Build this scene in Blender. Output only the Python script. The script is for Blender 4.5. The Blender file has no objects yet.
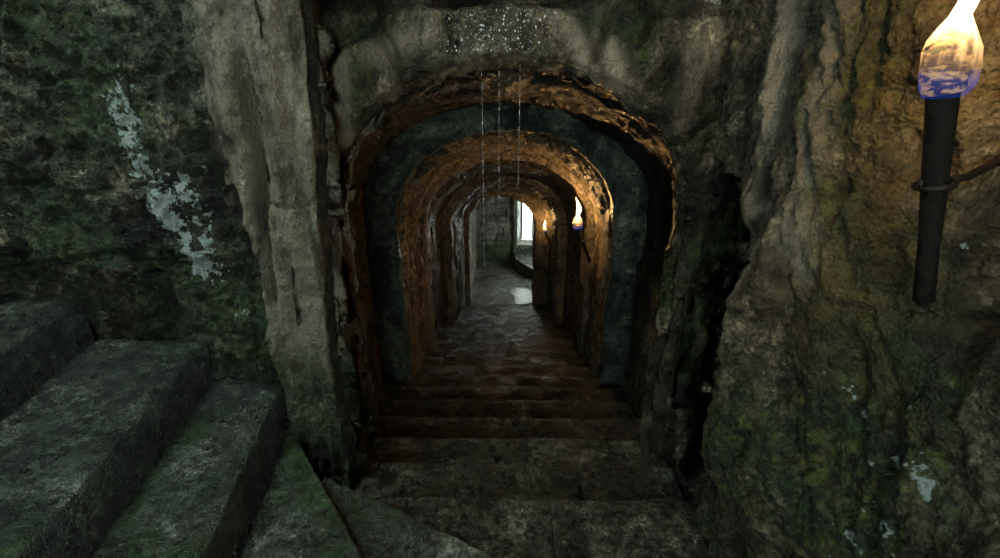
import bpy, math, random
import numpy as np
from mathutils import Vector

random.seed(5)
S = bpy.context.scene
COL = S.collection

# ------------------------------------------------------------------ noise
_r = np.random.RandomState(11)
PERM = np.concatenate([_r.permutation(256)] * 3)
GRAD = _r.normal(size=(256, 3))
GRAD /= np.linalg.norm(GRAD, axis=1)[:, None]
RND = _r.rand(256, 3)

def perlin(p):
    p = np.asarray(p, float)
    i = np.floor(p).astype(int)
    f = p - i
    i &= 255
    u = f * f * f * (f * (f * 6 - 15) + 10)
    out = np.zeros(p.shape[:-1])
    for dx in (0, 1):
        for dy in (0, 1):
            for dz in (0, 1):
                h = PERM[PERM[PERM[i[..., 0] + dx] + i[..., 1] + dy] + i[..., 2] + dz]
                g = GRAD[h]
                d = g[..., 0] * (f[..., 0] - dx) + g[..., 1] * (f[..., 1] - dy) + g[..., 2] * (f[..., 2] - dz)
                w = (u[..., 0] if dx else 1 - u[..., 0]) * (u[..., 1] if dy else 1 - u[..., 1]) * (u[..., 2] if dz else 1 - u[..., 2])
                out += d * w
    return out * 1.5

def fbm(p, o=4, gain=.5, lac=2.03):
    p = np.asarray(p, float)
    a, s = 1., np.zeros(p.shape[:-1])
    for k in range(o):
        s += a * perlin(p + 17.3 * k)
        p = p * lac
        a *= gain
    return s

def ridged(p, o=4, gain=.5):
    p = np.asarray(p, float)
    a, s = 1., np.zeros(p.shape[:-1])
    for k in range(o):
        s += a * (1 - 2 * np.abs(perlin(p + 9.1 * k)))
        p = p * 2.1
        a *= gain
    return s

def worley(p):
    """F1, F2 and a random value of the nearest cell"""
    p = np.asarray(p, float)
    i = np.floor(p).astype(int)
    f1 = np.full(p.shape[:-1], 9.)
    f2 = f1.copy()
    idv = np.zeros(p.shape[:-1])
    for dx in (-1, 0, 1):
        for dy in (-1, 0, 1):
            for dz in (-1, 0, 1):
                c = i + np.array([dx, dy, dz])
                q = c & 255
                h = PERM[PERM[PERM[q[..., 0]] + q[..., 1]] + q[..., 2]]
                d = np.linalg.norm(c + .15 + .7 * RND[h] - p, axis=-1)
                n = d < f1
                f2 = np.where(n, f1, np.minimum(f2, d))
                idv = np.where(n, h / 255., idv)
                f1 = np.where(n, d, f1)
    return f1, f2, idv

def sm(a, b, x):
    t = np.clip((x - a) / (b - a), 0, 1)
    return t * t * (3 - 2 * t)

def vec(*a):
    return np.stack(np.broadcast_arrays(*[np.asarray(x, float) for x in a]), -1)

# ------------------------------------------------------------------ node materials
class N:
    def __init__(s, name):
        s.m = bpy.data.materials.new(name)
        s.m.use_nodes = True
        s.t = s.m.node_tree
        s.t.nodes.clear()
        s.out = s.n('ShaderNodeOutputMaterial')
    def n(s, typ, **kw):
        x = s.t.nodes.new(typ)
        for k, v in kw.items():
            setattr(x, k, v)
        return x
    def l(s, a, b):
        s.t.links.new(a, b)
    def put(s, sock, v):
        if isinstance(v, bpy.types.NodeSocket):
            s.l(v, sock)
        elif isinstance(v, (tuple, list)):
            sock.default_value = tuple(v) + (1,) if len(v) == 3 and sock.type == 'RGBA' else tuple(v)
        else:
            sock.default_value = v
    def math(s, op, a, b=0., c=None, clamp=False):
        x = s.n('ShaderNodeMath', operation=op, use_clamp=clamp)
        s.put(x.inputs[0], a); s.put(x.inputs[1], b)
        if c is not None: s.put(x.inputs[2], c)
        return x.outputs[0]
    def ramp(s, v, a, b, lo=0., hi=1.):
        x = s.n('ShaderNodeMapRange', interpolation_type='SMOOTHSTEP')
        s.put(x.inputs[0], v)
        for i, q in ((1, a), (2, b), (3, lo), (4, hi)): s.put(x.inputs[i], q)
        return x.outputs[0]
    def mix(s, f, a, b, typ='MIX'):
        x = s.n('ShaderNodeMix', data_type='RGBA', blend_type=typ)
        s.put(x.inputs[0], f); s.put(x.inputs[6], a); s.put(x.inputs[7], b)
        return x.outputs[2]
    def map(s, v, sc, loc=(0, 0, 0), rot=(0, 0, 0)):
        x = s.n('ShaderNodeMapping')
        s.l(v, x.inputs[0]); x.inputs[3].default_value = sc; x.inputs[1].default_value = loc; x.inputs[2].default_value = rot
        return x.outputs[0]
    def noise(s, v, scale, detail=6, rough=.6, dist=0.):
        x = s.n('ShaderNodeTexNoise')
        s.l(v, x.inputs['Vector'])
        x.inputs['Scale'].default_value = scale; x.inputs['Detail'].default_value = detail
        x.inputs['Roughness'].default_value = rough; x.inputs['Distortion'].default_value = dist
        return x.outputs['Fac']
    def vor(s, v, scale, feat='F1'):
        x = s.n('ShaderNodeTexVoronoi', feature=feat)
        s.l(v, x.inputs['Vector']); x.inputs['Scale'].default_value = scale
        return x.outputs['Distance']
    def attr(s, name):
        return s.n('ShaderNodeAttribute', attribute_name=name).outputs['Fac']
    def bump(s, h, strength, dist, nrm=None):
        x = s.n('ShaderNodeBump')
        s.put(x.inputs['Height'], h); x.inputs['Strength'].default_value = strength
        x.inputs['Distance'].default_value = dist
        if nrm is not None: s.l(nrm, x.inputs['Normal'])
        return x.outputs[0]

def rock(name, dark, mid, light, streak=(5, 5, .9), uvs=False, moss=.5, mosscol=((.016, .045, .014), (.062, .09, .02)), rough=(.35, .75),
         blot=.6, grain=55, bump=1., rot=(0, 0, 0), tint=None, spec=.5, speck=.3, fscale=30, fcon=.78):
    b = N(name)
    tc = b.n('ShaderNodeTexCoord')
    o = tc.outputs['Object']
    sv = b.map(tc.outputs['UV'] if uvs else o, streak, rot=rot)
    big = b.noise(o, 1.1, 6, .65, .4)
    med = b.noise(o, 5.5, 8, .68, .3)
    st = b.noise(sv, 1.0, 9, .66, .5)
    fine = b.noise(o, grain, 5, .7)
    v = b.math('ADD', b.math('MULTIPLY', med, .45), b.math('ADD', b.math('MULTIPLY', st, .4), b.math('MULTIPLY', big, .15)))
    v = b.math('ADD', v, b.math('MULTIPLY', b.math('SUBTRACT', fine, .5), .22))
    c = b.mix(b.ramp(v, .40, .52), dark, mid)
    c = b.mix(b.ramp(v, .515, .615), c, light)
    c = b.mix(b.ramp(b.math('ADD', fine, b.math('MULTIPLY', b.math('SUBTRACT', med, .5), .8)), .56, .74, 0, speck), c, tuple(min(.8, x * 1.9) for x in light))
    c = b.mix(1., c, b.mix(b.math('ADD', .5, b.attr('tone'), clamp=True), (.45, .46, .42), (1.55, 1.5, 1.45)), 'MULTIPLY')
    if tint:
        c = b.mix(b.ramp(b.noise(o, 2.3, 5, .6, .6), .5, .66, 0, .8), c, tint)
    fm = b.noise(o, fscale, 7, .74, .2)
    k_ = b.n('ShaderNodeCombineXYZ'); kv = b.ramp(fm, .38, .62, 1 - fcon, 1 + fcon * .85)
    for i_ in range(3): b.l(kv, k_.inputs[i_])
    c = b.mix(1., c, k_.outputs[0], 'MULTIPLY')
    # wet black stains in patches of their own
    bl = b.ramp(b.noise(b.map(o, (1, 1, .7), (3, 7, 1)), 2.4, 7, .68, .8), .40, .56, blot, 0)
    c = b.mix(bl, c, tuple(x * .35 for x in dark))
    # moss
    geo = b.n('ShaderNodeNewGeometry')
    sep = b.n('ShaderNodeSeparateXYZ'); b.l(geo.outputs['Normal'], sep.inputs[0])
    mn = b.noise(b.map(o, (1, 1, 1), (11, 3, 5)), 2.0, 8, .7, .4)
    mm = b.math('ADD', mn, b.math('MULTIPLY', b.attr('moss'), .28))
    mm = b.math('ADD', mm, b.math('MULTIPLY', sep.outputs['Z'], .05))
    mf = b.ramp(mm, .66 - .18 * moss, .80 - .18 * moss)
    mf = b.math('MULTIPLY', mf, b.ramp(b.noise(o, 26, 5, .7), .3, .58, .3, 1))
    mc = b.mix(b.ramp(b.noise(o, 8, 6, .7), .4, .62), mosscol[0], mosscol[1])
    mc = b.mix(1., mc, k_.outputs[0], 'MULTIPLY')
    c = b.mix(mf, c, mc)
    # pale mineral runs and lichen
    pl = b.math('MULTIPLY', b.attr('pale'), b.ramp(st, .38, .52, .25, 1))
    c = b.mix(b.math('MULTIPLY', pl, .9), c, (.52, .47, .36))
    lv = b.math('ADD', b.math('ADD', b.math('MULTIPLY', b.noise(o, 34, 5, .6), .6), b.math('MULTIPLY', b.noise(o, 9, 3, .5), .4)), b.math('MULTIPLY', b.attr('lichen'), .22))
    c = b.mix(b.ramp(lv, .66, .70), c, (.42, .54, .52))
    oc = b.math('MULTIPLY', b.attr('ochre'), b.ramp(med, .38, .6, .2, 1))
    c = b.mix(oc, c, (.19, .13, .035))
    p = b.n('ShaderNodeBsdfPrincipled')
    b.put(p.inputs['Base Color'], c)
    rf = b.ramp(b.noise(b.map(o, (1, 1, 1), (5, 5, 5)), 6, 6, .65), .36, .64, rough[0], rough[1])
    b.put(p.inputs['Roughness'], b.math('ADD', rf, b.math('MULTIPLY', mf, .15)))
    p.inputs['Specular IOR Level'].default_value = spec
    h = b.math('ADD', b.math('MULTIPLY', med, 1.), b.math('MULTIPLY', st, 1.1))
    n1 = b.bump(h, 1. * bump, .16)
    n2 = b.bump(b.math('ADD', fm, b.math('MULTIPLY', mf, .15)), 1. * bump, .12, n1)
    n3 = b.bump(b.math('ADD', fine, b.math('MULTIPLY', b.vor(o, grain * 1.6), .6)), .8 * bump, .014, n2)
    b.l(n3, p.inputs['Normal'])
    b.l(p.outputs[0], b.out.inputs[0])
    return b.m

M = {}
M['left'] = rock('mossy_left_stone', (.014, .022, .014), (.068, .082, .054), (.26, .25, .175), (6, 6, 1.0), moss=.62, blot=1., mosscol=((.014, .042, .018), (.050, .085, .028)))
M['pier'] = M['left']
M['front'] = rock('arch_face_stone', (.024, .026, .014), (.125, .12, .075), (.42, .37, .26), (7, 7, 1.2), moss=.62, blot=.95)
M['right'] = rock('ochre_right_stone', (.022, .022, .013), (.105, .097, .06), (.33, .29, .20), (6, 6, 1.3), moss=.72, blot=.9, mosscol=((.018, .042, .016), (.085, .10, .022)), rot=(0, .0, 0))
M['tunnel'] = rock('tunnel_stone', (.018, .016, .010), (.075, .066, .044), (.20, .175, .12), (1.1, 9, 1), uvs=True, moss=.35, blot=.6, rough=(.22, .55))
M['wet'] = rock('black_wet_vault_stone', (.010, .009, .007), (.030, .026, .018), (.085, .072, .05), (1.1, 9, 1), uvs=True, moss=.2, blot=.6, rough=(.15, .45))
M['lit'] = rock('torchlit_tunnel_stone', (.04, .03, .016), (.24, .18, .10), (.52, .41, .25), (1.1, 9, 1), uvs=True, moss=.2, blot=.55, rough=(.3, .65))  # brighter copy of the tunnel stone, torchlight put into its colour
M['vault'] = rock('daylit_teal_stone', (.024, .042, .036), (.12, .16, .135), (.38, .43, .37), (1.2, 7, 1), uvs=True, fcon=.5, moss=.4, blot=.85, rough=(.25, .6))  # cool daylight on the second arch's face is put into this colour
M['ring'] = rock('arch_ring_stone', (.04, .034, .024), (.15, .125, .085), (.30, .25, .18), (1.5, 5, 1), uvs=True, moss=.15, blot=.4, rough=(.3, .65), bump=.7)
M['brick'] = rock('end_room_stone', (.05, .05, .042), (.17, .165, .14), (.32, .31, .26), (2, 2, 3), moss=.45, blot=.5)
M['step'] = rock('wet_granite_step', (.016, .018, .014), (.066, .074, .058), (.21, .22, .175), (5, 5, 5), moss=.12, blot=.5, rough=(.16, .46), grain=75, bump=.8, spec=.34, speck=.6)
M['mossstep'] = rock('mossy_granite_step', (.020, .034, .028), (.078, .108, .095), (.26, .30, .265), (5, 5, 5), moss=.55, blot=.4, rough=(.2, .5), grain=75, bump=1., mosscol=((.012, .06, .012), (.04, .10, .02)), spec=.7, speck=.6)
M['floor'] = rock('wet_flagstone', (.03, .03, .027), (.10, .10, .09), (.22, .22, .20), (4, 4, 4), moss=.05, blot=.4, rough=(.10, .32), bump=.7, spec=.6)

def simple(name, col, rough, metal=0., nscale=30, var=.4, bump=.4, spec=.5):
    b = N(name)
    o = b.n('ShaderNodeTexCoord').outputs['Object']
    f = b.noise(o, nscale, 6, .65)
    p = b.n('ShaderNodeBsdfPrincipled')
    b.put(p.inputs['Base Color'], b.mix(b.ramp(f, .3, .7), tuple(c * (1 - var) for c in col), tuple(c * (1 + var) for c in col)))
    b.put(p.inputs['Roughness'], b.ramp(f, .3, .7, max(.02, rough - .12), min(1, rough + .12)))
    p.inputs['Metallic'].default_value = metal
    p.inputs['Specular IOR Level'].default_value = spec
    b.l(b.bump(f, bump, .004), p.inputs['Normal'])
    b.l(p.outputs[0], b.out.inputs[0])
    return b.m
M['iron'] = simple('rusty_iron', (.018, .014, .011), .6, .6, 60)
M['shaft'] = simple('charred_wood_shaft', (.006, .005, .004), .8, 0, 40, .6, .8, .15)
M['trim'] = simple('pale_window_stone', (.42, .44, .42), .7, 0, 14, .25)

def cloth_mat():
    b = N('scorched_torch_cloth')
    tc = b.n('ShaderNodeTexCoord')
    g = tc.outputs['Generated']
    f = b.noise(b.map(g, (1.5, 1.5, 5), rot=(.25, .2, 0)), 1.6, 5, .6, .5)
    c = b.mix(b.ramp(f, .46, .60), (.03, .018, .025), (.42, .26, .11))
    p = b.n('ShaderNodeBsdfPrincipled')
    b.put(p.inputs['Base Color'], c); p.inputs['Roughness'].default_value = .9
    # the smouldering cloth glows
    b.put(p.inputs['Emission Color'], b.mix(b.ramp(f, .42, .56), (.01, .01, .03), (.9, .5, .16)))
    p.inputs['Emission Strength'].default_value = .2
    b.l(b.bump(f, .6, .01), p.inputs['Normal'])
    b.l(p.outputs[0], b.out.inputs[0])
    return b.m
M['cloth'] = cloth_mat()

def flame_mat():
    b = N('torch_flame')
    tc = b.n('ShaderNodeTexCoord')
    sep = b.n('ShaderNodeSeparateXYZ'); b.l(tc.outputs['Generated'], sep.inputs[0])
    z = sep.outputs['Z']
    nz = b.noise(b.map(tc.outputs['Generated'], (3, 3, 1.6)), 2.2, 4, .6, .6)
    zz = b.math('ADD', z, b.math('MULTIPLY', b.math('SUBTRACT', nz, .5), .16))
    r = b.n('ShaderNodeValToRGB'); b.l(zz, r.inputs[0])
    e = r.color_ramp.elements
    e[0].position, e[0].color = .03, (.02, .07, .55, 1)
    e[1].position, e[1].color = 1., (1, .50, .14, 1)
    for pos, c in ((.10, (.10, .16, .75, 1)), (.16, (.75, .42, .20, 1)), (.30, (1, .55, .2, 1)), (.5, (1, .74, .42, 1)), (.8, (1, .7, .36, 1))):
        k = r.color_ramp.elements.new(pos); k.color = c
    em = b.n('ShaderNodeEmission'); b.l(r.outputs[0], em.inputs[0])
    b.put(em.inputs[1], b.ramp(zz, .14, .55, .9, 9.))
    tr = b.n('ShaderNodeBsdfTransparent')
    ms = b.n('ShaderNodeMixShader')
    a = b.ramp(b.math('ADD', zz, b.math('MULTIPLY', b.math('SUBTRACT', nz, .5), .5)), .14, .52, .15, .55)
    b.put(ms.inputs[0], a)
    b.l(tr.outputs[0], ms.inputs[1]); b.l(em.outputs[0], ms.inputs[2])
    b.l(ms.outputs[0], b.out.inputs[0])
    return b.m
M['flame'] = flame_mat()

def water_mat(name, rough, col, tw):
    b = N(name)
    o = b.n('ShaderNodeTexCoord').outputs['Object']
    p = b.n('ShaderNodeBsdfPrincipled')
    b.put(p.inputs['Base Color'], col); p.inputs['Roughness'].default_value = rough
    p.inputs['IOR'].default_value = 1.33; p.inputs['Transmission Weight'].default_value = tw
    b.l(b.bump(b.noise(o, 14, 4, .6), .8, .02), p.inputs['Normal'])
    b.l(p.outputs[0], b.out.inputs[0])
    return b.m
M['puddle'] = water_mat('puddle_water', .10, (.03, .03, .028), 0)
M['drop'] = water_mat('glint_white_water', .1, (.85, .9, .92), .15)  # whitish base colour stands in for bright glints on the water

# ------------------------------------------------------------------ mesh helpers
def link(name, verts, faces, mat, parent=None, smooth=True):
    me = bpy.data.meshes.new(name)
    me.from_pydata([tuple(v) for v in verts], [], faces)
    if smooth:
        me.polygons.foreach_set('use_smooth', [True] * len(me.polygons))
    me.materials.append(mat)
    me.update()
    o = bpy.data.objects.new(name, me)
    COL.objects.link(o)
    if parent is not None:
        o.parent = parent
    return o

def normals(P):
    a = np.gradient(P, axis=0); c = np.gradient(P, axis=1)
    n = np.cross(a, c)
    return n / np.maximum(np.linalg.norm(n, axis=-1), 1e-9)[..., None]

def sheet(name, P, disp, toward, mat, uv=None, attrs=None, thick=.14, hole=None, label=None, dirs=None):
    """a thick displaced stone surface over a grid of points; displacement goes towards the open side"""
    n, m = P.shape[:2]
    Nn = normals(P)
    t = toward(P) if callable(toward) else np.array(toward) - P
    flip = np.sum(Nn * t) < 0
    if flip: Nn = -Nn
    if dirs is not None: Nn = dirs
    Q = P + Nn * disp[..., None]
    idx = np.arange(n * m).reshape(n, m)
    f = np.stack([idx[:-1, :-1], idx[1:, :-1], idx[1:, 1:], idx[:-1, 1:]], -1)
    if flip: f = f[..., ::-1]
    if hole is not None:
        f = f[~hole[:-1, :-1]]
    f = f.reshape(-1, 4)
    o = link(name, Q.reshape(-1, 3).tolist(), f.tolist(), mat)
    me = o.data
    if uv is not None:
        l = me.uv_layers.new(name='UVMap')
        vi = np.empty(len(me.loops), int); me.loops.foreach_get('vertex_index', vi)
        l.data.foreach_set('uv', uv.reshape(-1, 2)[vi].ravel())
    for k, v in (attrs or {}).items():
        a = me.attributes.new(k, 'FLOAT', 'POINT')
        a.data.foreach_set('value', np.asarray(v, float).ravel())
    if thick:
        md = o.modifiers.new('thickness', 'SOLIDIFY'); md.thickness = thick; md.offset = -1
    o['kind'] = 'structure'
    if label:
        o['label'] = label
        o['category'] = name.split('_')[0]
    return o

def box(name, lo, hi, mat, label=None):
    x0, y0, z0 = lo; x1, y1, z1 = hi
    v = [(x0, y0, z0), (x1, y0, z0), (x1, y1, z0), (x0, y1, z0), (x0, y0, z1), (x1, y0, z1), (x1, y1, z1), (x0, y1, z1)]
    f = [(0, 3, 2, 1), (4, 5, 6, 7), (0, 1, 5, 4), (1, 2, 6, 5), (2, 3, 7, 6), (3, 0, 4, 7)]
    o = link(name, v, f, mat, smooth=False)
    md = o.modifiers.new('edge', 'BEVEL'); md.width = .015; md.segments = 2
    o['kind'] = 'structure'
    if label:
        o['label'] = label; o['category'] = name.split('_')[0]
    return o

def tag(o, label, cat, group=None, kind=None):
    o['label'] = label; o['category'] = cat
    if group: o['group'] = group
    if kind: o['kind'] = kind
    return o

def empty(name, loc, label, cat, group=None):
    o = bpy.data.objects.new(name, None)
    o.empty_display_size = .1
    COL.objects.link(o); o.location = loc
    return tag(o, label, cat, group)

def blob(X, Z, pts, w):
    """0..1 mask around a polyline in a wall's own plane"""
    d = np.full(np.broadcast(X, Z).shape, 9.)
    if len(pts) == 1: pts = [pts[0], (pts[0][0] + .001, pts[0][1])]
    for (ax, az), (bx, bz) in zip(pts[:-1], pts[1:]):
        ux, uz = bx - ax, bz - az
        t = np.clip(((X - ax) * ux + (Z - az) * uz) / (ux * ux + uz * uz), 0, 1)
        d = np.minimum(d, np.hypot(X - ax - t * ux, Z - az - t * uz))
    return np.exp(-(d / w) ** 2)

def stair_z(Y):
    return -.3394 * np.maximum(np.asarray(Y, float) - 1.6, 0)

# ------------------------------------------------------------------ left wall and its pier (a wall that faces the stair foot)
xs = np.concatenate([np.linspace(-3.7, -2.3, 60)[:-1], np.linspace(-2.3, -.60, 175)])
zs = np.linspace(-.35, 3.35, 300)
X, Z = np.meshgrid(xs, zs, indexing='ij')
pierR = -.72 - .10 * sm(2.1, .6, Z) + .014 * fbm(vec(Z * 4.5, Z * 0, 4.4), 4)
pierL = -1.09 + .03 * fbm(vec(Z * 2, Z * 0, 1.), 3)
Yb = 1.90 - .12 * sm(pierL - .09, pierL + .05, X)
NB = 16
pr = pierR[:1]
k0 = len(xs) - NB
X = np.concatenate([xs[:k0, None] + (xs[:k0, None] > -1.3) * (xs[:k0, None] + 1.3) / (xs[k0 - 1] + 1.3) * (pr - xs[k0 - 1]), np.repeat(pr, NB, 0) - .07 * np.linspace(0, 1, NB)[:, None] ** 1.5])
tb = np.concatenate([np.zeros(k0), np.linspace(.03, 1, NB)])[:, None]
Yb = 1.90 - .12 * sm(pierL - .09, pierL + .05, X)
Yb = Yb + .42 * tb + .03 * sm(-.84, -.74, X) * (tb == 0)
Yb = Yb + .05 * sm(2.4, 1.0, Z) * (X < -1.1)                                   # slight batter
Xcol = X.copy()
gc = -.94 - .12 * sm(2.0, .75, Z)
gr = np.exp(-((X - gc - .015 * fbm(vec(Z * 5, Z * 0, 2.), 3)) / .030) ** 2) * sm(.75, 1.0, Z) * sm(2.05, 1.75, Z)
Yb = Yb + .11 * gr
# overhanging course above the risers of the left flight: the wall steps back just above the treads
sx = np.interp(X, [-3.7, -2.1, -2.05, -1.53, -1.50, -1.1], [1.20, 1.16, 1.12, 1.05, .70, .55])
Yb = Yb + (.15 * sm(.03, -.05, Z - sx - .05 * fbm(vec(X * 4, Z * 0, 3.), 3)) - .10) * sm(-1.06, -1.25, X)
p3 = vec(X, Yb, Z)
f1, f2, cid = worley(vec(X * 1.7 + .12 * fbm(p3 * 3, 2), Z * 2.6 + .1 * fbm(p3 * 3 + 5, 2), 0.5))
onpier = sm(pierL - .03, pierL + .03, X)
D = .05 * fbm(p3 * np.array([2.2, 2, 1.5]), 5) + .030 * ridged(p3 * np.array([8, 5, 1.3]), 5, .55) * (.4 + .6 * onpier) + .020 * ridged(p3 * np.array([9, 9, 7]), 4) * (1 - onpier) + .012 * fbm(p3 * 16, 4, .6)
D += (1 - onpier) * (.035 * (cid - .5) - .02 * sm(.08, .0, f2 - f1))
D += -.02 * onpier * sm(.02, 0, np.abs(Z - 1.38 - .12 * (X + 1) - .02 * fbm(p3 * 5, 2)))
tone = (1 - onpier) * .5 * (cid - .5) + .10 * onpier
lich = blob(X, Z, [(-1.46, 1.80), (-1.456, 1.73), (-1.461, 1.56), (-1.45, 1.45), (-1.39, 1.24), (-1.35, 1.10)], .075)
lich = np.maximum(lich, .8 * blob(X, Z, [(-1.22, 1.53)], .035))
lich = np.maximum(lich, .75 * blob(X, Z, [(-1.22, .88)], .06))
lich = np.maximum(lich, .8 * blob(X, Z, [(-1.32, 1.45), (-1.27, 1.22)], .09))
pale = np.maximum(.9 * blob(X, Z, [(-1.10, 2.1), (-1.11, 1.6), (-1.05, 1.2), (-.99, .8)], .06), .9 * blob(X, Z, [(-.86, 2.1), (-.86, 1.5), (-.92, 1.0)], .05))
pale = np.maximum(pale * sm(-.25, .35, fbm(p3 * np.array([5, 5, 2.]), 3)), .62 * onpier * sm(.4, 1.0, Z)) * (tb == 0)
moss = np.maximum.reduce([.9 * blob(X, Z, [(-1.56, 2.0), (-1.58, 1.7)], .2), blob(X, Z, [(-1.95, 1.27), (-1.7, 1.18), (-1.5, 1.1)], .16), .8 * blob(X, Z, [(-1.25, .9), (-1.2, .65)], .12)])
moss = moss - .3 * onpier * sm(.9, 1.3, Z) + .38 * onpier * sm(.9, .4, Z)
D = D * np.where(tb > 0, .35, 1.)
tbl = sm(0, .25, tb)[..., None]
sheet('wall_left', p3, D, (-1.5, 0, 1.5), M['left'], dirs=(1 - tbl) * np.array([.12, -.99, 0.]) + tbl * np.array([1., -.05, 0.]) + 0 * p3, attrs=dict(lichen=lich, pale=pale, moss=moss, tone=tone),
      label='mossy rough stone wall behind the left steps, with white lichen')

# ------------------------------------------------------------------ profiles of the arches
NL, NA = 64, 190
def outline(hl, hr, zsp, zap, zf):
    cx = (hr - hl) / 2; a = (hl + hr) / 2
    th = np.linspace(math.pi, 0, NA)
    arc = np.stack([cx + a * np.cos(th), zsp + (zap - zsp) * np.sin(th)], -1)
    zl = np.linspace(zf, zsp, NL)[:-1]
    left = np.stack([np.full(NL - 1, -hl), zl], -1)
    right = np.stack([np.full(NL - 1, hr), zl[::-1]], -1)
    return np.concatenate([left, arc, right])

def tube(name, stations, mat, amp=1., step=.028, label=None, ring=False, seed=0., vault=0.):
    rows, Yv, dv = [], [], []
    d = 0.
    for (a, b) in zip(stations[:-1], stations[1:]):
        oa = outline(*a[1:], stair_z(a[0]) - .3); ob = outline(*b[1:], stair_z(b[0]) - .3)
        L = max(abs(b[0] - a[0]), np.abs(oa - ob).max())
        k = max(2, int(math.ceil(L / step)))
        for i in range(k):
            t = i / k
            rows.append(oa * (1 - t) + ob * t); Yv.append(a[0] * (1 - t) + b[0] * t); dv.append(d + L * t)
        d += L
    rows.append(ob); Yv.append(b[0]); dv.append(d)
    R = np.array(rows); Yv = np.array(Yv)
    P = np.stack([R[..., 0], np.broadcast_to(Yv[:, None], R.shape[:2]), R[..., 1]], -1)
    u = np.concatenate([[0], np.cumsum(np.linalg.norm(np.diff(R.mean(0), axis=0), axis=1))])
    U = np.broadcast_to(u[None], R.shape[:2]); V = np.broadcast_to(np.array(dv)[:, None], R.shape[:2])
    q = vec(U * 1.3 + seed, V * 7, seed)
    warp = .25 * fbm(P * 2.5 + seed, 3)
    D = .03 * fbm(P * 2.4 + seed, 4) + amp * (.030 * ridged(q + warp[..., None], 4) + .012 * fbm(P * 14, 3))
    top = sm(.1, .5, np.abs(U - u[-1] / 2) / u[-1] * 2)
    if ring:   # wedge stones: joints square to the curve
        sp = .27
        jj = (U + .03 * fbm(P * 3, 2)) / sp
        D += -.014 * sm(.06, 0, np.abs(jj - np.round(jj)))
        D += .012 * (RND[(np.round(jj).astype(int) + 40) % 256, 0] - .5)
    cx = .5 * (P[:, :1, 0] + P[:, -1:, 0])
    ax = np.stack([np.broadcast_to(cx, P.shape[:2]), P[..., 1], np.broadcast_to((stair_z(Yv) + .9)[:, None], P.shape[:2])], -1)
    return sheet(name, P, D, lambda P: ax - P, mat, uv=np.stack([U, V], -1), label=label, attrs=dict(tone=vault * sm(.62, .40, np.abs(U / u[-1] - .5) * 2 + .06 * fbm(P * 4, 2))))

A = (.89, .91, 1.20, 1.945)
CH1 = (1.02, 1.02, 1.15, 1.90); CH2 = (1.15, 1.10, .95, 1.755)
B = (.885, .86, .85, 1.568); B2 = (.90, .89, .78, 1.52)
CO = (.93, .94, .50, 1.285); C = (.865, .86, .46, 1.195)
LC1 = (1.02, 1.0, .42, 1.17); LC2 = (.98, .92, -.05, .755)
Dd = (.84, .77, -.10, .665)
EC1 = (.90, .86, -.2, .63); EC2 = (.88, .88, -.62, .04)
Ee = (.755, .56, -.66, -.07)

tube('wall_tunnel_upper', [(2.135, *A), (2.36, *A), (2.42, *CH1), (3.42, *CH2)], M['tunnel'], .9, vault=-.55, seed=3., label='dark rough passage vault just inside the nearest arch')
tube('trim_1', [(3.40, *CH2), (3.45, *B), (3.62, *B2)], M['vault'], .45, step=.025, seed=8., label='second arch of the passage, dark stone face tinted teal as by cool daylight')
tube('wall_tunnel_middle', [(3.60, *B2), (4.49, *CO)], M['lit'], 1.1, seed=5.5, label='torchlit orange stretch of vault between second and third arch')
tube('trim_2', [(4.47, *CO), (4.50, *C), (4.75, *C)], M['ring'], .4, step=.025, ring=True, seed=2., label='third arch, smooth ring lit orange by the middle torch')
tube('wall_tunnel_lower', [(4.73, *C), (4.80, *LC1), (6.37, *LC2)], M['tunnel'], .9, step=.04, seed=6., label='dark vault beyond the middle torch')
tube('trim_3', [(6.35, *LC2), (6.40, *Dd), (6.75, *Dd)], M['ring'], .4, step=.035, ring=True, seed=1., label='fourth arch, dark ring before the far torch')
tube('wall_tunnel_end', [(6.73, *Dd), (6.80, *EC1), (8.53, *EC2)], M['tunnel'], .8, step=.045, seed=9., label='last stretch of passage walls beside the far torch')
tube('wall_end', [(8.50, *EC2), (8.55, *Ee), (8.97, *Ee)], M['ring'], .35, step=.03, ring=True, seed=4., label='end wall with the small arched opening into the lit room')

# ------------------------------------------------------------------ front wall with the nearest arch
inn = outline(*A, -.6)
n = len(inn)
tt = np.linspace(0, 1, n)
zb = -.6; x0, x1, ztop = -.98, 1.45, 3.35
out = np.zeros_like(inn)
cc = np.array([0., 1.0])
for i in range(n):      # push each outline point out to the wall's rectangle
    px, pz = inn[i]
    if i < NL - 1 and pz < 1.0: out[i] = (x0, pz); continue
    if i > n - NL and pz < 1.0: out[i] = (x1, pz); continue
    d = np.array([px, pz]) - cc
    ks = []
    if d[0] < 0: ks.append((x0 - cc[0]) / d[0])
    if d[0] > 0: ks.append((x1 - cc[0]) / d[0])
    if d[1] > 0: ks.append((ztop - cc[1]) / d[1])
    out[i] = cc + d * min(ks)
w = np.concatenate([np.linspace(0, .35, 40)[:-1], np.linspace(.35, 1, 46)])[::-1]
W2 = w[:, None, None]
XZ = inn[None] * (1 - W2) + out[None] * W2
Lw = np.linalg.norm(XZ - inn[None], axis=-1)
u = np.concatenate([[0], np.cumsum(np.linalg.norm(np.diff(inn, axis=0), axis=1))])
U = np.broadcast_to(u[None], Lw.shape)
Pf = np.stack([XZ[..., 0], np.full(Lw.shape, 2.08), XZ[..., 1]], -1)
inY = np.array([2.086, 2.095, 2.108, 2.125, 2.15])
Pi = np.stack([np.stack([inn[:, 0], np.full(n, y), inn[:, 1]], -1) for y in inY])
P = np.concatenate([Pf[:-1], Pi])
X, Z = P[..., 0], P[..., 2]
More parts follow.
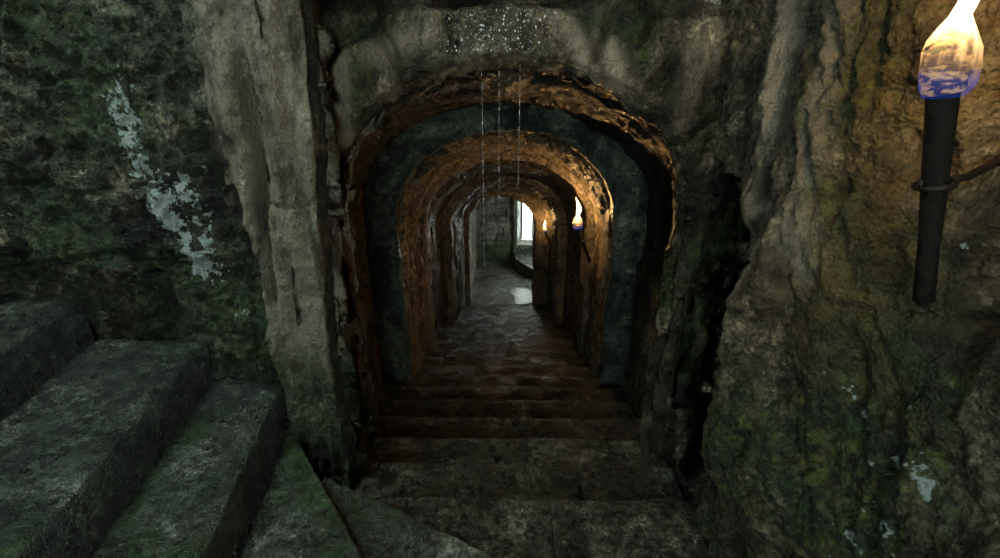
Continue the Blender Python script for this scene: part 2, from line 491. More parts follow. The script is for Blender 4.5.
Lp = np.concatenate([Lw[:-1], np.zeros((len(inY), n))]); Up = np.broadcast_to(u[None], Lp.shape)
V = np.concatenate([-Lw[:-1], np.broadcast_to((inY - 2.08)[:, None], (len(inY), n))])
wn = fbm(P * 3.1, 3)
ringw = .19 + .05 * wn + .03 * np.sin(Up * 5)
sp = .26
jj = (Up + .025 * fbm(P * 5, 2)) / sp + .35
kst = np.round(jj).astype(int)
inring = sm(.02, -.02, Lp - ringw - .05 * (RND[(kst + 9) % 256, 1] - .5))
inring = inring * sm(.9, 1.1, Z)
D = .035 * fbm(P * np.array([2.5, 2.5, 1.8]), 4) + .016 * ridged(P * np.array([9, 5, 2.0]), 4, .55) + .010 * fbm(P * 17, 4, .6)
D += inring * (.045 + .03 * (RND[(kst + 3) % 256, 2] - .5) - .06 * sm(.09, .02, np.abs(jj - .5 - np.round(jj - .5))) * sm(.0, .07, Lp))
f1, f2, cid = worley(vec(X * 1.9 + .1 * wn, Z * 4.2 + .15 * wn, 2.5))
D += (1 - inring) * (.09 * (cid - .5) - .05 * sm(.10, 0, f2 - f1)) * sm(-.05, .1, Lp)
tone = (1 - inring) * 1.2 * (cid - .55) + inring * .45 * (RND[(kst + 3) % 256, 2] - .4)
D -= .22 * sm(2.13, 2.15, Z) * sm(.36, .31, np.abs(X - .02) + .03 * wn)
D -= .15 * sm(2.11, 2.15, Z - .10 * (np.abs(X) > .33) + .10 * sm(.4, .9, np.abs(X)) + .03 * wn)
D -= .10 * sm(.88, 1.0, X) * sm(1.7, 1.4, Z)
npl = len(Pf) - 1
ti = np.gradient(inn, axis=0); ti /= np.linalg.norm(ti, axis=1)[:, None]
rad = np.stack([ti[:, 1], np.zeros(n), -ti[:, 0]], -1)
dirs = np.zeros(P.shape)
bl_ = np.concatenate([np.zeros(npl), np.linspace(.25, 1, 3), np.ones(len(inY) - 3)])[:, None, None]
dirs = (1 - bl_) * np.array([0, -1., 0]) + bl_ * rad[None]
D[npl:] = (D[npl:] - .03) * np.linspace(1, .6, len(inY))[:, None]
pale = np.maximum.reduce([.9 * blob(X, Z, [(-.674, 1.95), (-.699, 1.78), (-.72, 1.6)], .04), blob(X, Z, [(.20, 2.09), (.27, 2.0), (.33, 1.90), (.36, 1.87)], .035), blob(X, Z, [(.40, 1.98), (.47, 1.82), (.52, 1.75)], .045),
                          .8 * blob(X, Z, [(-.55, 1.95), (-.3, 2.04)], .05), .38 * sm(1.2, 1.6, Z) * sm(-.1, .5, fbm(P * np.array([5, 5, 1.6]) + 3.3, 3))])
moss = np.maximum.reduce([blob(X, Z, [(-.60, 1.98), (-.62, 1.85), (-.70, 1.55)], .08), blob(X, Z, [(.34, 2.05), (.42, 2.02), (.5, 1.95)], .05), .9 * blob(X, Z, [(-.82, 1.7), (-.84, 1.55)], .06),
                          blob(X, Z, [(1.05, 1.2), (1.05, .5)], .18), .5 * blob(X, Z, [(-.16, 1.95)], .08)])
sheet('wall_front', P, D, lambda P: np.array([0, -3., 1.0]) - P, M['front'], dirs=dirs, uv=np.stack([Up, V], -1), attrs=dict(pale=pale, moss=moss, tone=tone),
      label='stone wall with the nearest and largest arch over the stair')

# ------------------------------------------------------------------ right wall (runs beside the camera, ends in a deep hollow)
ys = np.concatenate([np.linspace(-1.9, .55, 60)[:-1], np.linspace(.55, 2.12, 190)])
zs = np.linspace(-.35, 3.35, 330)
Y, Z = np.meshgrid(ys, zs, indexing='ij')
Xb = .92 + .14 * sm(1.45, .85, Y) + .03 * sm(1.0, 2.2, Z)
wob = .03 * fbm(vec(Y * 3, Z * 3, 7.), 3)
edge = np.interp(Z, [-.4, .3, .45, 1.1, 1.32, 1.50, 1.6], [1.62, 1.585, 1.55, 1.535, 1.585, 1.80, 2.3])
hol = sm(-.006, .035, Y - edge - .5 * wob) * sm(1.62, 1.5, Z)
Xb = Xb + .36 * hol
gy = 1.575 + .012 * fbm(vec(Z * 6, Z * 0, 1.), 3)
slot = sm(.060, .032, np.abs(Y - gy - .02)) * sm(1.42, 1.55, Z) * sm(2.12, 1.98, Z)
Xb = Xb + .30 * slot
# bulge of the edge stones, crease below
Xb = Xb - .05 * np.exp(-((Y - 1.43) / .08) ** 2) * sm(1.6, 1.2, Z) * sm(-.2, .5, Z)
# a square recess beside the near torch
Xb = Xb + .12 * sm(.11, .08, np.abs(Y - .905)) * sm(.085, .06, np.abs(Z - 1.60 - .25 * (Y - .9)))
Xb = Xb + .06 * sm(1.1, 1.9, Y) * sm(.5, -.1, Z) * (1 - hol)
p3 = vec(Xb, Y, Z)
sl = vec((Y - .35 * Z) * 6, Xb * 3, (Z + .6 * Y) * 1.5)
D = .045 * fbm(p3 * np.array([2, 2.4, 1.7]), 5) + .028 * ridged(sl, 5, .55) + .012 * ridged(p3 * np.array([11, 11, 5]), 4) + .010 * fbm(p3 * 18, 4, .6)
f1, f2, cid = worley(vec(Y * 2.2 + .12 * fbm(p3 * 3, 2), Z * 2.0 + .4 * Y, 4.5))
D += .022 * (cid - .5) - .010 * sm(.05, 0, f2 - f1)
pale = np.maximum.reduce([.8 * blob(Y, Z, [(1.75, 2.1), (1.66, 1.75), (1.60, 1.5)], .09), .6 * blob(Y, Z, [(1.52, 1.3), (1.5, 1.0)], .05), .7 * blob(Y, Z, [(1.36, 1.45), (1.30, 1.35)], .06), .5 * blob(Y, Z, [(1.45, 2.1), (1.4, 1.6)], .06)])
och = np.maximum(.75 * blob(Y, Z, [(1.2, 2.1), (1.1, 1.7), (1.15, 1.2)], .16), .5 * blob(Y, Z, [(.95, 2.2), (.95, 1.8)], .2))
moss = np.maximum.reduce([.5 * blob(Y, Z, [(1.32, 1.95), (1.25, 1.3)], .2), .8 * blob(Y, Z, [(1.1, .9), (.8, .5)], .4) , blob(Y, Z, [(1.8, 1.2), (1.8, .6)], .2)])
sheet('wall_right', p3, D, (-1, 1, 1.2), M['right'], dirs=np.broadcast_to([-.995, -.1, 0.], p3.shape), attrs=dict(lichen=.43 * blob(Y, Z, [(1.1, 1.0), (.92, 1.03), (.85, .85), (.95, .6)], .12), pale=pale, ochre=och, moss=moss, tone=.5 * (cid - .5) - .55 * sm(.10, .03, np.abs(Y - gy - .03)) * sm(1.35, 1.5, Z) * sm(2.16, 2.0, Z)), label='rough ochre and green stone wall behind the near torch')  # tone also paints the groove's shade into the stone colour

# ------------------------------------------------------------------ shell behind the camera and overhead
OPEN = (-3.1, -1.5, -.3, 1.1)     # the open light well high above the stair head: x0, x1, y0, y1
HC = 4.6
REAR_OPEN = (-.75, .40, 1.35, 2.6)     # an unseen opening added behind the viewer to let in low daylight: x0, x1, z0, z1
box('wall_behind_left', (-4.0, -2.3, -.6), (REAR_OPEN[0], -1.9, HC + .3), M['left'])
box('wall_behind_right', (REAR_OPEN[1], -2.3, -.6), (1.8, -1.9, HC + .3), M['left'])
box('wall_behind_low', (REAR_OPEN[0], -2.3, -.6), (REAR_OPEN[1], -1.9, REAR_OPEN[2]), M['left'])
box('wall_behind_top', (REAR_OPEN[0], -2.3, REAR_OPEN[3]), (REAR_OPEN[1], -1.9, HC + .3), M['left'])
box('wall_side', (-4.1, -2.3, -.6), (-3.6, 2.4, HC + .3), M['left'])
box('wall_front_top', (-4.1, 2.0, 3.25), (1.8, 2.5, HC + .3), M['front'])
box('wall_right_top', (1.0, -2.3, 3.25), (1.5, 2.4, HC + .3), M['right'])
box('ceiling', (-4.1, OPEN[3], HC), (1.8, 2.9, HC + .3), M['left'])
box('ceiling_rear', (-4.1, -2.3, HC), (1.8, OPEN[2], HC + .3), M['left'])
box('ceiling_left', (-4.1, OPEN[2], HC), (OPEN[0], OPEN[3], HC + .3), M['left'])
box('ceiling_right', (OPEN[1], OPEN[2], HC), (1.8, OPEN[3], HC + .3), M['left'])
box('floor_base', (-4.0, -2.2, -.75), (1.6, 2.1, -.30), M['step'])
# ramp of rubble that carries the steps
link('floor_ramp', [(-1.4, 1.9, -.50), (1.4, 1.9, -.50), (1.4, 8.7, -2.82), (-1.4, 8.7, -2.82), (-1.4, 1.9, -.8), (1.4, 1.9, -.8), (1.4, 8.7, -3.1), (-1.4, 8.7, -3.1)],
     [(0, 1, 2, 3), (7, 6, 5, 4), (0, 4, 5, 1), (1, 5, 6, 2), (2, 6, 7, 3), (3, 7, 4, 0)], M['step'], smooth=False)['kind'] = 'structure'

# ------------------------------------------------------------------ steps
def slab(name, quad, zt, zb, mat, parent=None, res=.022, seed=0., rough=.006, round_=.018, tone=0.):
    """a worn stone block: quad is four plan corners; grid top with rounded, chipped edges, sides and underside"""
    q = np.array(quad, float)
    if np.sum(q[:, 0] * np.roll(q[:, 1], -1) - q[:, 1] * np.roll(q[:, 0], -1)) < 0: q = q[::-1]
    L1 = max(np.linalg.norm(q[1] - q[0]), np.linalg.norm(q[2] - q[3])); L2 = max(np.linalg.norm(q[3] - q[0]), np.linalg.norm(q[2] - q[1]))
    def par(L):
        k = max(4, int(L / res))
        e = min(.2, .006 / L), min(.3, .02 / L)
        return np.concatenate([[0, e[0], e[1]], np.linspace(e[1], 1 - e[1], k)[1:-1], [1 - e[1], 1 - e[0], 1]])
    a, b = par(L1), par(L2)
    Au, Bv = np.meshgrid(a, b, indexing='ij')
    xy = ((1 - Au) * (1 - Bv))[..., None] * q[0] + (Au * (1 - Bv))[..., None] * q[1] + (Au * Bv)[..., None] * q[2] + ((1 - Au) * Bv)[..., None] * q[3]
    ctr = q.mean(0)
    de = np.minimum(np.minimum(Au, 1 - Au) * L1, np.minimum(Bv, 1 - Bv) * L2)
    P3 = np.concatenate([xy, np.full(xy.shape[:2] + (1,), zt)], -1)
    z = zt + rough * fbm(P3 * 7 + seed, 4) - rough * .8
    rr = round_ * (1 + .9 * fbm(P3 * 8 + seed + 3, 3))
    z -= np.clip(rr, .004, .05) * (1 - sm(0, .022, de)) ** 1.5
    z = np.minimum(z, zt)
    T = np.concatenate([xy, z[..., None]], -1)
    nn, mm = T.shape[:2]
    idx = np.arange(nn * mm).reshape(nn, mm)
    F = np.stack([idx[:-1, :-1], idx[1:, :-1], idx[1:, 1:], idx[:-1, 1:]], -1).reshape(-1, 4).tolist()
    loop = np.concatenate([idx[:, 0], idx[-1, 1:], idx[:-1, -1][::-1], idx[0, 1:-1][::-1]])
    verts = T.reshape(-1, 3).tolist()
    prev = loop.tolist()
    lv = T.reshape(-1, 3)[loop]
    for k in range(1, 6):
        t = k / 5
        pz = lv[:, 2] * (1 - t) + zb * t
        pp = np.stack([lv[:, 0], lv[:, 1], pz], -1)
        inset = (.010 + .006 * fbm(pp * 9 + seed, 3)) if k < 5 else np.full(len(lv), .010)
        dirs = ctr - pp[:, :2]; dirs /= np.linalg.norm(dirs, axis=1)[:, None]
        pp[:, :2] += dirs * inset[:, None]
        cur = list(range(len(verts), len(verts) + len(pp)))
        verts += pp.tolist()
        for i in range(len(cur)):
            j = (i + 1) % len(cur)
            F.append((prev[i], cur[i], cur[j], prev[j]))
        prev = cur
    F.append(tuple(prev[::-1]))
    o = link(name, verts, F, mat, parent)
    at = o.data.attributes.new('tone', 'FLOAT', 'POINT'); at.data.foreach_set('value', [tone] * len(verts))
    return o

def half(Y):   # left and right wall of the passage at Y
    k = [1.0, 2.05, 2.36, 2.42, 3.42, 3.45, 4.49, 4.5, 4.75, 4.8, 6.37, 6.4, 6.75, 6.8, 8.53, 9]
    l = [.90, .90, .85, .95, 1.01, .885, .93, .865, .865, 1.0, .96, .83, .83, .89, .87, .87]
    r = [.90, .95, .88, .95, 1.0, .86, .94, .86, .86, .98, .9, .77, .77, .85, .87, .87]
    return float(np.interp(Y, k, l)), float(np.interp(Y, k, r))

ORD = ['topmost', 'second', 'third', 'fourth', 'fifth', 'sixth', 'seventh', 'eighth', 'ninth', 'tenth', 'eleventh', 'twelfth', 'thirteenth', 'fourteenth', 'fifteenth',
       'sixteenth', 'seventeenth', 'eighteenth', 'nineteenth', 'twentieth', 'twenty-first', 'twenty-second']
SPLIT = {0: [-.475, -.325, .215], 1: [-.13, .405], 2: [.135], 3: [.20], 4: [-.25, .2], 5: [.33], 6: [-.45, .1], 7: [.30]}
GST = 'steps of the descending stair'
for k in range(22):
    yn = 1.6 + .33 * k; zt = -.112 * k
    yb = yn - .317 if k else -1.85
    hl = max(half(yn)[0], half(yn - .3)[0]) + .02; hr = max(half(yn)[1], half(yn - .3)[1]) + .02
    if k < 2: hl, hr = (.92, .885) if k == 0 else (.93, .93)
    lab = {0: 'topmost grey stone step of the descending stair, paved with several slabs', 1: 'second step of the descending stair, with a darker slab in its middle',
           2: 'third step of the descending stair, one joint right of its middle'}.get(k, ORD[k] + ' step down the dark wet descending stair, counted from the top')
    if k == 21: lab = 'lowest step of the descending stair, at the arched opening to the room'
    e = empty('stone_step', (0, yn - .17, zt), lab, 'step', GST)
    cuts = SPLIT.get(k)
    if cuts is None:
        r = random.Random(k); cuts = [r.uniform(-.35, .35)]
    bx = [-hl] + cuts + [hr]
    wear = .004 * math.sin(k * 2.1)
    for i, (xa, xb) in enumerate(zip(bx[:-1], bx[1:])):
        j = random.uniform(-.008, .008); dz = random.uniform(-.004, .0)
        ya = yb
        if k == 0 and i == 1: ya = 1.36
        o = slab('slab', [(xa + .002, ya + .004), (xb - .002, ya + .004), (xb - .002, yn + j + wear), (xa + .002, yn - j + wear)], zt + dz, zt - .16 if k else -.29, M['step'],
                 seed=k * 3.7 + i * 1.9, tone=(.36 * (i % 2) - .2 + random.uniform(-.12, .12) - (.36 if k > 2 else -.24)) if k != 1 else (.12, -.30, .05)[i], res=.02 if k < 5 else .04, rough=.006, round_=.009)  # tone varies per slab; shade of the lower stair is put in too
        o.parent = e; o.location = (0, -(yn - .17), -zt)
        if k == 0 and i == 1: o['label'] = 'small pale slab'
        if k == 1 and i == 1: o['label'] = 'darker smooth slab'
    if k == 0:   # the ground slab behind the small pale one
        o = slab('slab', [(-.473, .5), (-.327, .5), (-.327, 1.352), (-.473, 1.352)], zt - .004, -.29, M['step'], seed=77); o.parent = e; o.location = (0, -(yn - .17), -zt)

GL = 'mossy steps turning up to the left'
def upstep(quad, zt, zb, lab, seed, moss=0.):
    o = slab('stone_step', quad, zt, zb, M['mossstep'], seed=seed, rough=.010, round_=.010, res=.02)
    at = o.data.attributes.new('moss', 'FLOAT', 'POINT'); at.data.foreach_set('value', [moss] * len(o.data.vertices))
    return tag(o, lab, 'step', GL)
upstep([(-.885, 1.628), (.02, 1.20), (.50, .75), (-.90, .75)], .11, .004, 'low mossy wedge step at the foot of the left pier', 3., .35)
upstep([(-1.105, 1.79), (-1.07, 1.775), (-.30, .86), (-.93, .70)], .22, .114, 'triangular mossy step between the wedge step and the left flight', 13., .35)
upstep([(-1.5275, 1.97), (-1.165, 1.93), (-.94, .72), (-1.2936, .66)], .44, -.28, 'lowest full step of the left flight, grey with a green band', 23., .2)
upstep([(-2.0916, 1.97), (-1.5375, 1.97), (-1.275, .50), (-1.747, .42)], .66, -.28, 'middle step of the left flight, ending under the mossy wall', 33.)
upstep([(-2.75, 1.99), (-2.1016, 1.97), (-1.745, .36), (-2.35, .26)], .88, -.28, 'upper left step, darkest and cut off by the picture edge', 43.)
upstep([(-3.55, 2.0), (-2.755, 1.98), (-2.355, .2), (-3.5, .2)], 1.10, -.28, 'topmost left step, mostly outside the picture', 53.)

# ------------------------------------------------------------------ the room at the foot of the stair
zF = -2.464
def flags():
    xs = np.linspace(-1.0, 2.3, 110); ys = np.linspace(8.53, 12.0, 110)
    X, Y = np.meshgrid(xs, ys, indexing='ij')
    f1, f2, cid = worley(vec(X * 1.6, Y * 1.6, .5))
    P = vec(X, Y, zF)
    D = .006 * fbm(P * 5, 3) - .012 * sm(.07, 0, f2 - f1) + .006 * (cid - .5)
    sheet('floor', P, D, (0, 9.5, 0), M['floor'], thick=.2, label='wet stone floor of the far room')
flags()
xs = np.linspace(-.95, 2.35, 150); zs = np.linspace(-2.6, .5, 150)
X, Z = np.meshgrid(xs, zs, indexing='ij')
WX0, WX1, WZ0, WZ1 = .26, .80, -2.0, -.35
hole = (X > WX0 - .01) & (X < WX1 + .01) & (Z > WZ0) & (Z < WZ1)
row = np.floor((Z + .02 * fbm(vec(X * 2, Z * 2, 1.), 2)) / .17).astype(int)
cl = (X + .37 * RND[row % 256, 0]) / .42
jr = np.abs((Z + .02 * fbm(vec(X * 2, Z * 2, 1.), 2)) / .17 - row - .5)
jc = np.abs(cl - np.floor(cl) - .5)
D = .015 * fbm(vec(X, 0, Z) * 4, 3) + .03 * (RND[(row * 7 + np.floor(cl).astype(int) * 13) % 256, 1] - .5) - .03 * np.maximum(sm(.40, .5, jr), sm(.45, .5, jc))
near = sm(.10, .03, np.maximum.reduce([WX0 - X, X - WX1, WZ0 - Z, Z - WZ1]))
D = D * (1 - near) + .05 * sm(.0, .02, X - .14) * sm(.26, .24, X)
moss = sm(-1.5, -2.3, Z) * .9
sheet('wall_back', vec(X, 11.3, Z), D, (0, 9, -1), M['brick'], hole=hole, attrs=dict(moss=moss), thick=.10, label='coursed stone back wall of the far room')
# splayed sides of the window recess
def reveal():
    fr = [(WX0 - .03, WZ0 - .03), (WX1 + .03, WZ0 - .03), (WX1 + .03, WZ1 + .03), (WX0 - .03, WZ1 + .03)]
    bk = [(.39, -1.98), (.69, -1.98), (.69, -.45), (.39, -.45)]
    v, f = [], []
    for ring, y in ((fr, 11.28), (bk, 11.92)):
        k = 6
        for i in range(4):
            a, b = np.array(ring[i]), np.array(ring[(i + 1) % 4])
            for j in range(k):
                q = a + (b - a) * j / k
                v.append((q[0], y, q[1]))
    m_ = 24
    for i in range(m_):
        j = (i + 1) % m_
        f.append((i, m_ + i, m_ + j, j))
    o = link('wall_reveal', v, f, M['brick'], smooth=False)
    md = o.modifiers.new('t', 'SOLIDIFY'); md.thickness = .12; md.offset = 1
    o['kind'] = 'structure'
reveal()
def window():
    o = None
    v, f = [], []
    def bx(x0, x1, z0, z1, y0, y1):
        b = len(v)
        v.extend([(x0, y0, z0), (x1, y0, z0), (x1, y1, z0), (x0, y1, z0), (x0, y0, z1), (x1, y0, z1), (x1, y1, z1), (x0, y1, z1)])
        f.extend([tuple(b + i for i in q) for q in ((0, 3, 2, 1), (4, 5, 6, 7), (0, 1, 5, 4), (1, 2, 6, 5), (2, 3, 7, 6), (3, 0, 4, 7))])
    bx(.385, .425, -2.0, -.44, 11.86, 11.96); bx(.67, .71, -2.0, -.44, 11.86, 11.96); bx(.425, .67, -.50, -.44, 11.86, 11.96)
    o = link('window_1', v, f, M['trim'], smooth=False)
    md = o.modifiers.new('b', 'BEVEL'); md.width = .008
    o['kind'] = 'structure'; o['label'] = 'narrow bright window at the end of the passage'; o['category'] = 'window'
    v, f = [], []
    bx(.36, .72, -2.04, -1.98, 11.72, 11.97)
    s = link('sill', v, f, M['trim'], o, smooth=False)
    md = s.modifiers.new('b', 'BEVEL'); md.width = .008
window()
box('wall_room_left', (-1.1, 8.9, -2.9), (-.80, 11.5, .6), M['brick'])
box('ceiling_room', (-1.1, 8.75, .35), (2.6, 12.1, .6), M['brick'])
# right side of the room: a tall opening lets the day in, out of sight behind the end wall
box('wall_room_right', (2.1, 8.5, -2.9), (2.4, 9.6, .6), M['brick'])
box('wall_room_right_far', (2.1, 10.5, -2.9), (2.4, 11.6, .6), M['brick'])
box('wall_room_right_low', (2.1, 9.6, -2.9), (2.4, 10.5, -1.9), M['brick'])
box('wall_room_right_top', (2.1, 9.6, -.1), (2.4, 10.5, .6), M['brick'])
box('wall_room_front', (.60, 8.72, -2.9), (2.3, 8.95, .6), M['brick'])
box('wall_room_front_left', (-1.4, 8.72, -2.9), (-.79, 8.95, .6), M['brick'])
box('wall_room_lintel', (-1.4, 8.72, -.02), (2.3, 8.95, .6), M['brick'])

def prism(name, poly, z0, z1, mat, bevel=.02):
    nn = len(poly)
    v = [(x, y, z0) for x, y in poly] + [(x, y, z1) for x, y in poly]
    f = [tuple(range(nn))[::-1], tuple(range(nn, 2 * nn))] + [(i, (i + 1) % nn, nn + (i + 1) % nn, nn + i) for i in range(nn)]
    o = link(name, v, f, mat, smooth=False)
    md = o.modifiers.new('b', 'BEVEL'); md.width = bevel; md.segments = 3
    return o
o = prism('stone_ledge', [(.21, 10.85), (.66, 10.06), (1.7, 10.06), (1.7, 11.22), (.22, 11.22)], zF - .01, -2.21, M['floor'])
tag(o, 'low stone ledge under the narrow window, its top pale with daylight', 'ledge')

def puddle():
    v = []; nn = 48
    for i in range(nn):
        a = 2 * math.pi * i / nn
        r = 1 + .16 * math.sin(3 * a + 1) + .1 * math.sin(5 * a) + .06 * math.sin(9 * a + 2)
        v.append((.40 + .30 * r * math.cos(a), 9.15 + .42 * r * math.sin(a), zF + .012))
    v2 = [(x * 1.0, y, zF + .004) for x, y, z in v]
    f = [tuple(range(nn))] + [(i, nn + i, nn + (i + 1) % nn, (i + 1) % nn) for i in range(nn)]
    o = link('puddle', v + v2, f, M['puddle'], smooth=False)
    tag(o, 'puddle on the far room floor reflecting the window', 'puddle')
puddle()

# ------------------------------------------------------------------ torches
def frame(axis):
    a = Vector(axis).normalized()
    s = a.cross(Vector((0, 1, 0)) if abs(a.y) < .9 else Vector((1, 0, 0))).normalized()
    return a, s, a.cross(s).normalized()

def lathe(name, base, axis, prof, mat, parent, seg=24, wob=None, cap=True):
    a, s, t = frame(axis)
    v, f = [], []
    for i, (h, r) in enumerate(prof):
        off = wob(h) if wob else (0, 0)
        for k in range(seg):
            g = 2 * math.pi * k / seg
            rr = r * (1 + (.0 if not wob else .07 * math.sin(3 * g + h * 40)))
            p = Vector(base) + a * h + s * (rr * math.cos(g) + off[0]) + t * (rr * math.sin(g) + off[1])
            v.append(p)
    for i in range(len(prof) - 1):
        for k in range(seg):
            j = (k + 1) % seg
            f.append((i * seg + k, i * seg + j, (i + 1) * seg + j, (i + 1) * seg + k))
    f.append(tuple(range(seg))[::-1]); f.append(tuple(range((len(prof) - 1) * seg, len(prof) * seg)))
    o = link(name, [tuple(p - Vector(parent.location)) for p in v], f, mat, parent)
    return o

def pipe(pts, r, seg=10):
    v, f = [], []
    P = [Vector(p) for p in pts]
    for i, p in enumerate(P):
        d = (P[min(i + 1, len(P) - 1)] - P[max(i - 1, 0)])
        a, s, t = frame(d)
        for k in range(seg):
            g = 2 * math.pi * k / seg
            v.append(p + s * r * math.cos(g) + t * r * math.sin(g))
    for i in range(len(P) - 1):
        for k in range(seg):
            j = (k + 1) % seg
            f.append((i * seg + k, i * seg + j, (i + 1) * seg + j, (i + 1) * seg + k))
    f.append(tuple(range(seg))[::-1]); f.append(tuple(range((len(P) - 1) * seg, len(P) * seg)))
    return v, f

def torch(bot, top, r0, r1, wall, label, watts, fscale=1., tip=(0, 0, 1), lz=.16, head=.105, headr=.034):
    bot, top, wall = Vector(bot), Vector(top), Vector(wall)
    e = empty('torch', bot, label, 'torch', 'burning torches on the right wall')
    ax = top - bot; L = ax.length; an = ax.normalized()
    lathe('shaft', bot, ax, [(0, r0 * .55), (.012, r0), (L * .3, r0 * .95), (L * .6, (r0 + r1) / 2 * .98), (L * .97, r1), (L, r1 * .93)], M['shaft'], e, 18)
    # cloth wound round the head: a lumpy, ribbed barrel
    prof = []
    for i in range(15):
        t = i / 14
        prof.append((L - .012 + head * t, headr * (.80 + .25 * math.sin(math.pi * min(1, t * 1.05)) ** .6 + .05 * math.sin(t * 26)) * (1 if t < .9 else .8 if t < .99 else .45)))
    lathe('torch_head', bot, ax, prof, M['cloth'], e, 24)
    # iron bracket: ring round the shaft, forked arm, plate on the wall
    t = max(.2, min(.9, (wall - bot).dot(an) / L)); rc = bot + ax * t
    a, s, u = frame(ax)
    R = r0 + (r1 - r0) * t + .007
    ring = [rc + s * R * math.cos(g) + u * R * math.sin(g) for g in [2 * math.pi * i / 20 for i in range(21)]]
    v, f = pipe(ring, .007, 8)
    d = (wall - rc); d0 = d.normalized()
    st = rc + d0 * R
    v2, f2 = pipe([st, st + d * .25 + Vector((0, 0, -.006)), st + d * .5 + Vector((0, 0, .004)), wall + d0 * .06], .0085, 8)
    b = len(v); v += v2; f += [tuple(b + i for i in q) for q in f2]
    # small hook at the ring's open side
    hk = rc - d0 * R
    v2, f2 = pipe([hk, hk - d0 * .012 + Vector((0, 0, .008)), hk - d0 * .016 + Vector((0, 0, .022))], .005, 8)
    b = len(v); v += v2; f += [tuple(b + i for i in q) for q in f2]
    link('bracket', [tuple(q - bot) for q in v], f, M['iron'], e)
    # flame: sheath round the head that narrows to a neck and breaks into tongues
    base = top - an * .012
    k = fscale
    fp = [(-.006, headr * .90), (.010, headr * 1.17), (.04, headr * 1.24), (.075 * k, headr * 1.2), (.095 * k, headr * 1.02), (.115 * k, headr * .72), (.13 * k, headr * .46), (.15 * k, headr * .42),
          (.175 * k, headr * .58), (.20 * k, headr * .62), (.235 * k, headr * .5), (.27 * k, headr * .32), (.305 * k, headr * .14), (.325 * k, headr * .02)]
    fl = lathe('flame', base, tip, fp, M['flame'], e, 28, wob=lambda h: (.016 * math.sin(h * 21 + .5) * sm(.05, .2, h), .012 * math.sin(h * 27 + 2) * sm(.05, .2, h)))
    li = bpy.data.lights.new('torch_light', 'POINT')
    li.energy = watts; li.color = (1., .54, .19); li.shadow_soft_size = .03
    lo = bpy.data.objects.new('torch_light', li); COL.objects.link(lo); lo.parent = e
    lo.location = (top + Vector(tip).normalized() * (.0 + lz)) - bot
    return e

torch((.925, .913, 1.387), (.822, .937, 1.832), .019, .0245, (1.10, 1.0, 1.70), 'large burning torch in the near right corner, blue flame base on a black shaft', 9.0, 1.0, (-.12, 0, 1))
torch((.812, 4.13, .264), (.690, 4.262, .575), .017, .024, (.93, 4.26, .50), 'middle torch burning on the right wall by the orange lit arch', 30.0, .95, (-.10, 0, 1), headr=.038, head=.08)
torch((.835, 8.16, -.93), (.722, 8.29, -.69), .017, .022, (.90, 8.22, -.76), 'smallest, farthest torch beside the arched opening to the room', 13.0, .72, (-.12, 0, 1), headr=.034, head=.07)

# ------------------------------------------------------------------ dripping water
def drip(x, y, z0, z1, seed, label):
    r = random.Random(seed)
    zs, z = [], z0
    prof = []
    while z > z1:
        prof += [(z, .0003), (z - .004, .0013 * r.uniform(.35, 1.35)), (z - r.uniform(.010, .02), r.uniform(.0004, .0011)), (z - .024, .0003)]
        z -= .026 + r.uniform(.004, .03) * (1 + 6 * ((z0 - z) / (z0 - z1)) ** 2) * 1.2
    v, f = [], []
    for zz, rad in prof:
        for k in range(6):
            g = math.pi * k / 3
            v.append((rad * math.cos(g), rad * math.sin(g), zz - z0))
    for i in range(len(prof) - 1):
        for k in range(6):
            j = (k + 1) % 6
            f.append((i * 6 + k, (i + 1) * 6 + k, (i + 1) * 6 + j, i * 6 + j))
    f.append((0, 1, 2, 3, 4, 5))
    o = link('water_drip', v, f, M['drop'])
    o.location = (x, y, z0)
    tag(o, label, 'water drip', 'water dripping from the nearest arch')
drip(-.113, 2.12, 1.93, .95, 1, 'leftmost of three thin beaded strings of water falling from the arch')
drip(-.039, 2.12, 1.93, 1.2, 2, 'middle of three thin beaded strings of water falling from the arch')
drip(.051, 2.12, 1.93, 1.15, 3, 'rightmost of three thin beaded strings of water falling from the arch')

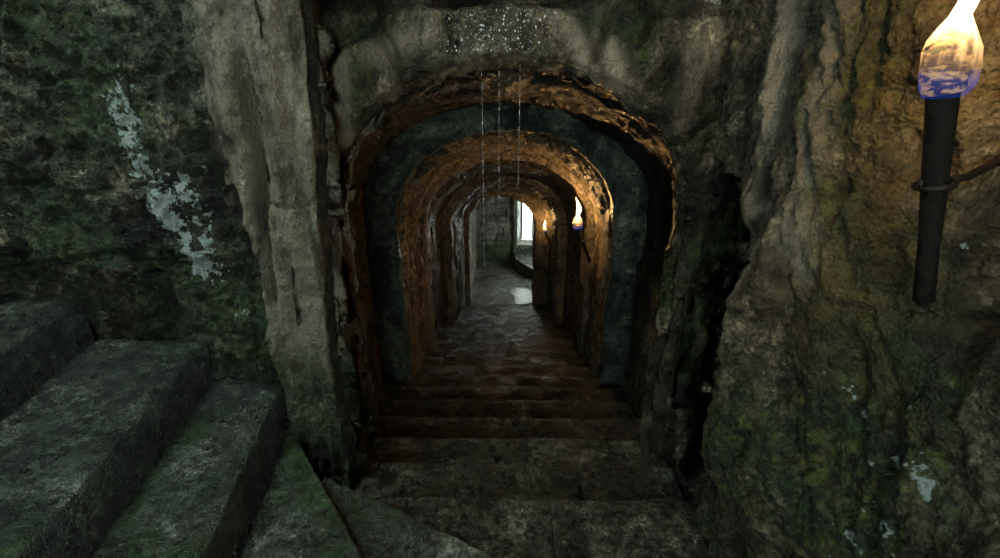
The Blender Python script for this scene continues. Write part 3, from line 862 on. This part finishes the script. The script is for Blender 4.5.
def beads():
    r = random.Random(4)
    v, f = [], []
    dg = bpy.context.evaluated_depsgraph_get(); dg.update()
    wf = bpy.data.objects['wall_front'].evaluated_get(dg)
    n_ = 0
    while n_ < 420:
        x = r.gauss(-.03, .10) if r.random() < .75 else r.uniform(-.32, .22)
        z = r.uniform(1.965, 2.115)
        if abs(x + .06) < .04 and r.random() < .5: continue
        ok, loc, nor, i = wf.ray_cast(Vector((x, 1.0, z)), Vector((0, 1, 0)))
        if not ok or loc.y > 2.3: continue
        n_ += 1
        rad = r.uniform(.0008, .0019) if r.random() < .86 else r.uniform(.0024, .0045)
        b = len(v)
        v.append((loc.x, loc.y, loc.z + rad * 1.3))
        for ring in (.6, -.5):
            for k in range(6):
                g = math.pi * k / 3
                q = rad * (.8 if ring > 0 else .95)
                v.append((loc.x + q * math.cos(g), loc.y + q * math.sin(g), loc.z + rad * ring))
        v.append((loc.x, loc.y, loc.z - rad * 1.1))
        for k in range(6):
            j = (k + 1) % 6
            f += [(b, b + 1 + k, b + 1 + j), (b + 1 + k, b + 7 + k, b + 7 + j, b + 1 + j), (b + 7 + k, b + 13, b + 7 + j)]
    o = link('water_spray', v, f, M['drop'])
    tag(o, 'spray of tiny water beads coloured white like glints on the wet keystones of the nearest arch', 'water spray', kind='stuff')
beads()

# ------------------------------------------------------------------ daylight
w = bpy.data.worlds.new('overcast'); S.world = w
w.use_nodes = True
nt = w.node_tree
bg = nt.nodes['Background']
bg.inputs[0].default_value = (.86, .98, .90, 1)
bg.inputs[1].default_value = 18.
def portal(name, loc, rot, sx, sy):
    li = bpy.data.lights.new(name, 'AREA'); li.shape = 'RECTANGLE'; li.size = sx; li.size_y = sy
    li.cycles.is_portal = True
    o = bpy.data.objects.new(name, li); COL.objects.link(o); o.location = loc; o.rotation_euler = rot
portal('daylight_well', ((OPEN[0] + OPEN[1]) / 2, (OPEN[2] + OPEN[3]) / 2, HC + .15), (0, 0, 0), OPEN[1] - OPEN[0], OPEN[3] - OPEN[2])
portal('daylight_rear', ((REAR_OPEN[0] + REAR_OPEN[1]) / 2, -2.1, (REAR_OPEN[2] + REAR_OPEN[3]) / 2), (math.pi / 2, 0, 0), REAR_OPEN[1] - REAR_OPEN[0], REAR_OPEN[3] - REAR_OPEN[2])
portal('daylight_window', (.54, 11.97, -1.22), (-math.pi / 2, 0, 0), .32, 1.56)
portal('daylight_side', (2.25, 10.05, -1.0), (0, math.pi / 2, 0), 1.8, .9)

# ------------------------------------------------------------------ camera
cam = bpy.data.cameras.new('camera')
cam.sensor_width = 36; cam.sensor_fit = 'HORIZONTAL'; cam.lens = 16.2
cam.clip_start = .05
co = bpy.data.objects.new('camera', cam); COL.objects.link(co)
co.location = (0, 0, 1.83)
co.rotation_euler = (math.radians(90 - 23), 0, math.radians(.94))
S.camera = co
S.view_settings.view_transform = 'Standard'
S.view_settings.look = 'None'
S.view_settings.gamma = 1
S.view_settings.use_curve_mapping = False
S.view_settings.exposure = 0.28
S.cycles.max_bounces = 6
S.cycles.diffuse_bounces = 4
S.cycles.glossy_bounces = 3
S.cycles.caustics_reflective = False
S.cycles.caustics_refractive = False
S.cycles.sample_clamp_indirect = 4.0
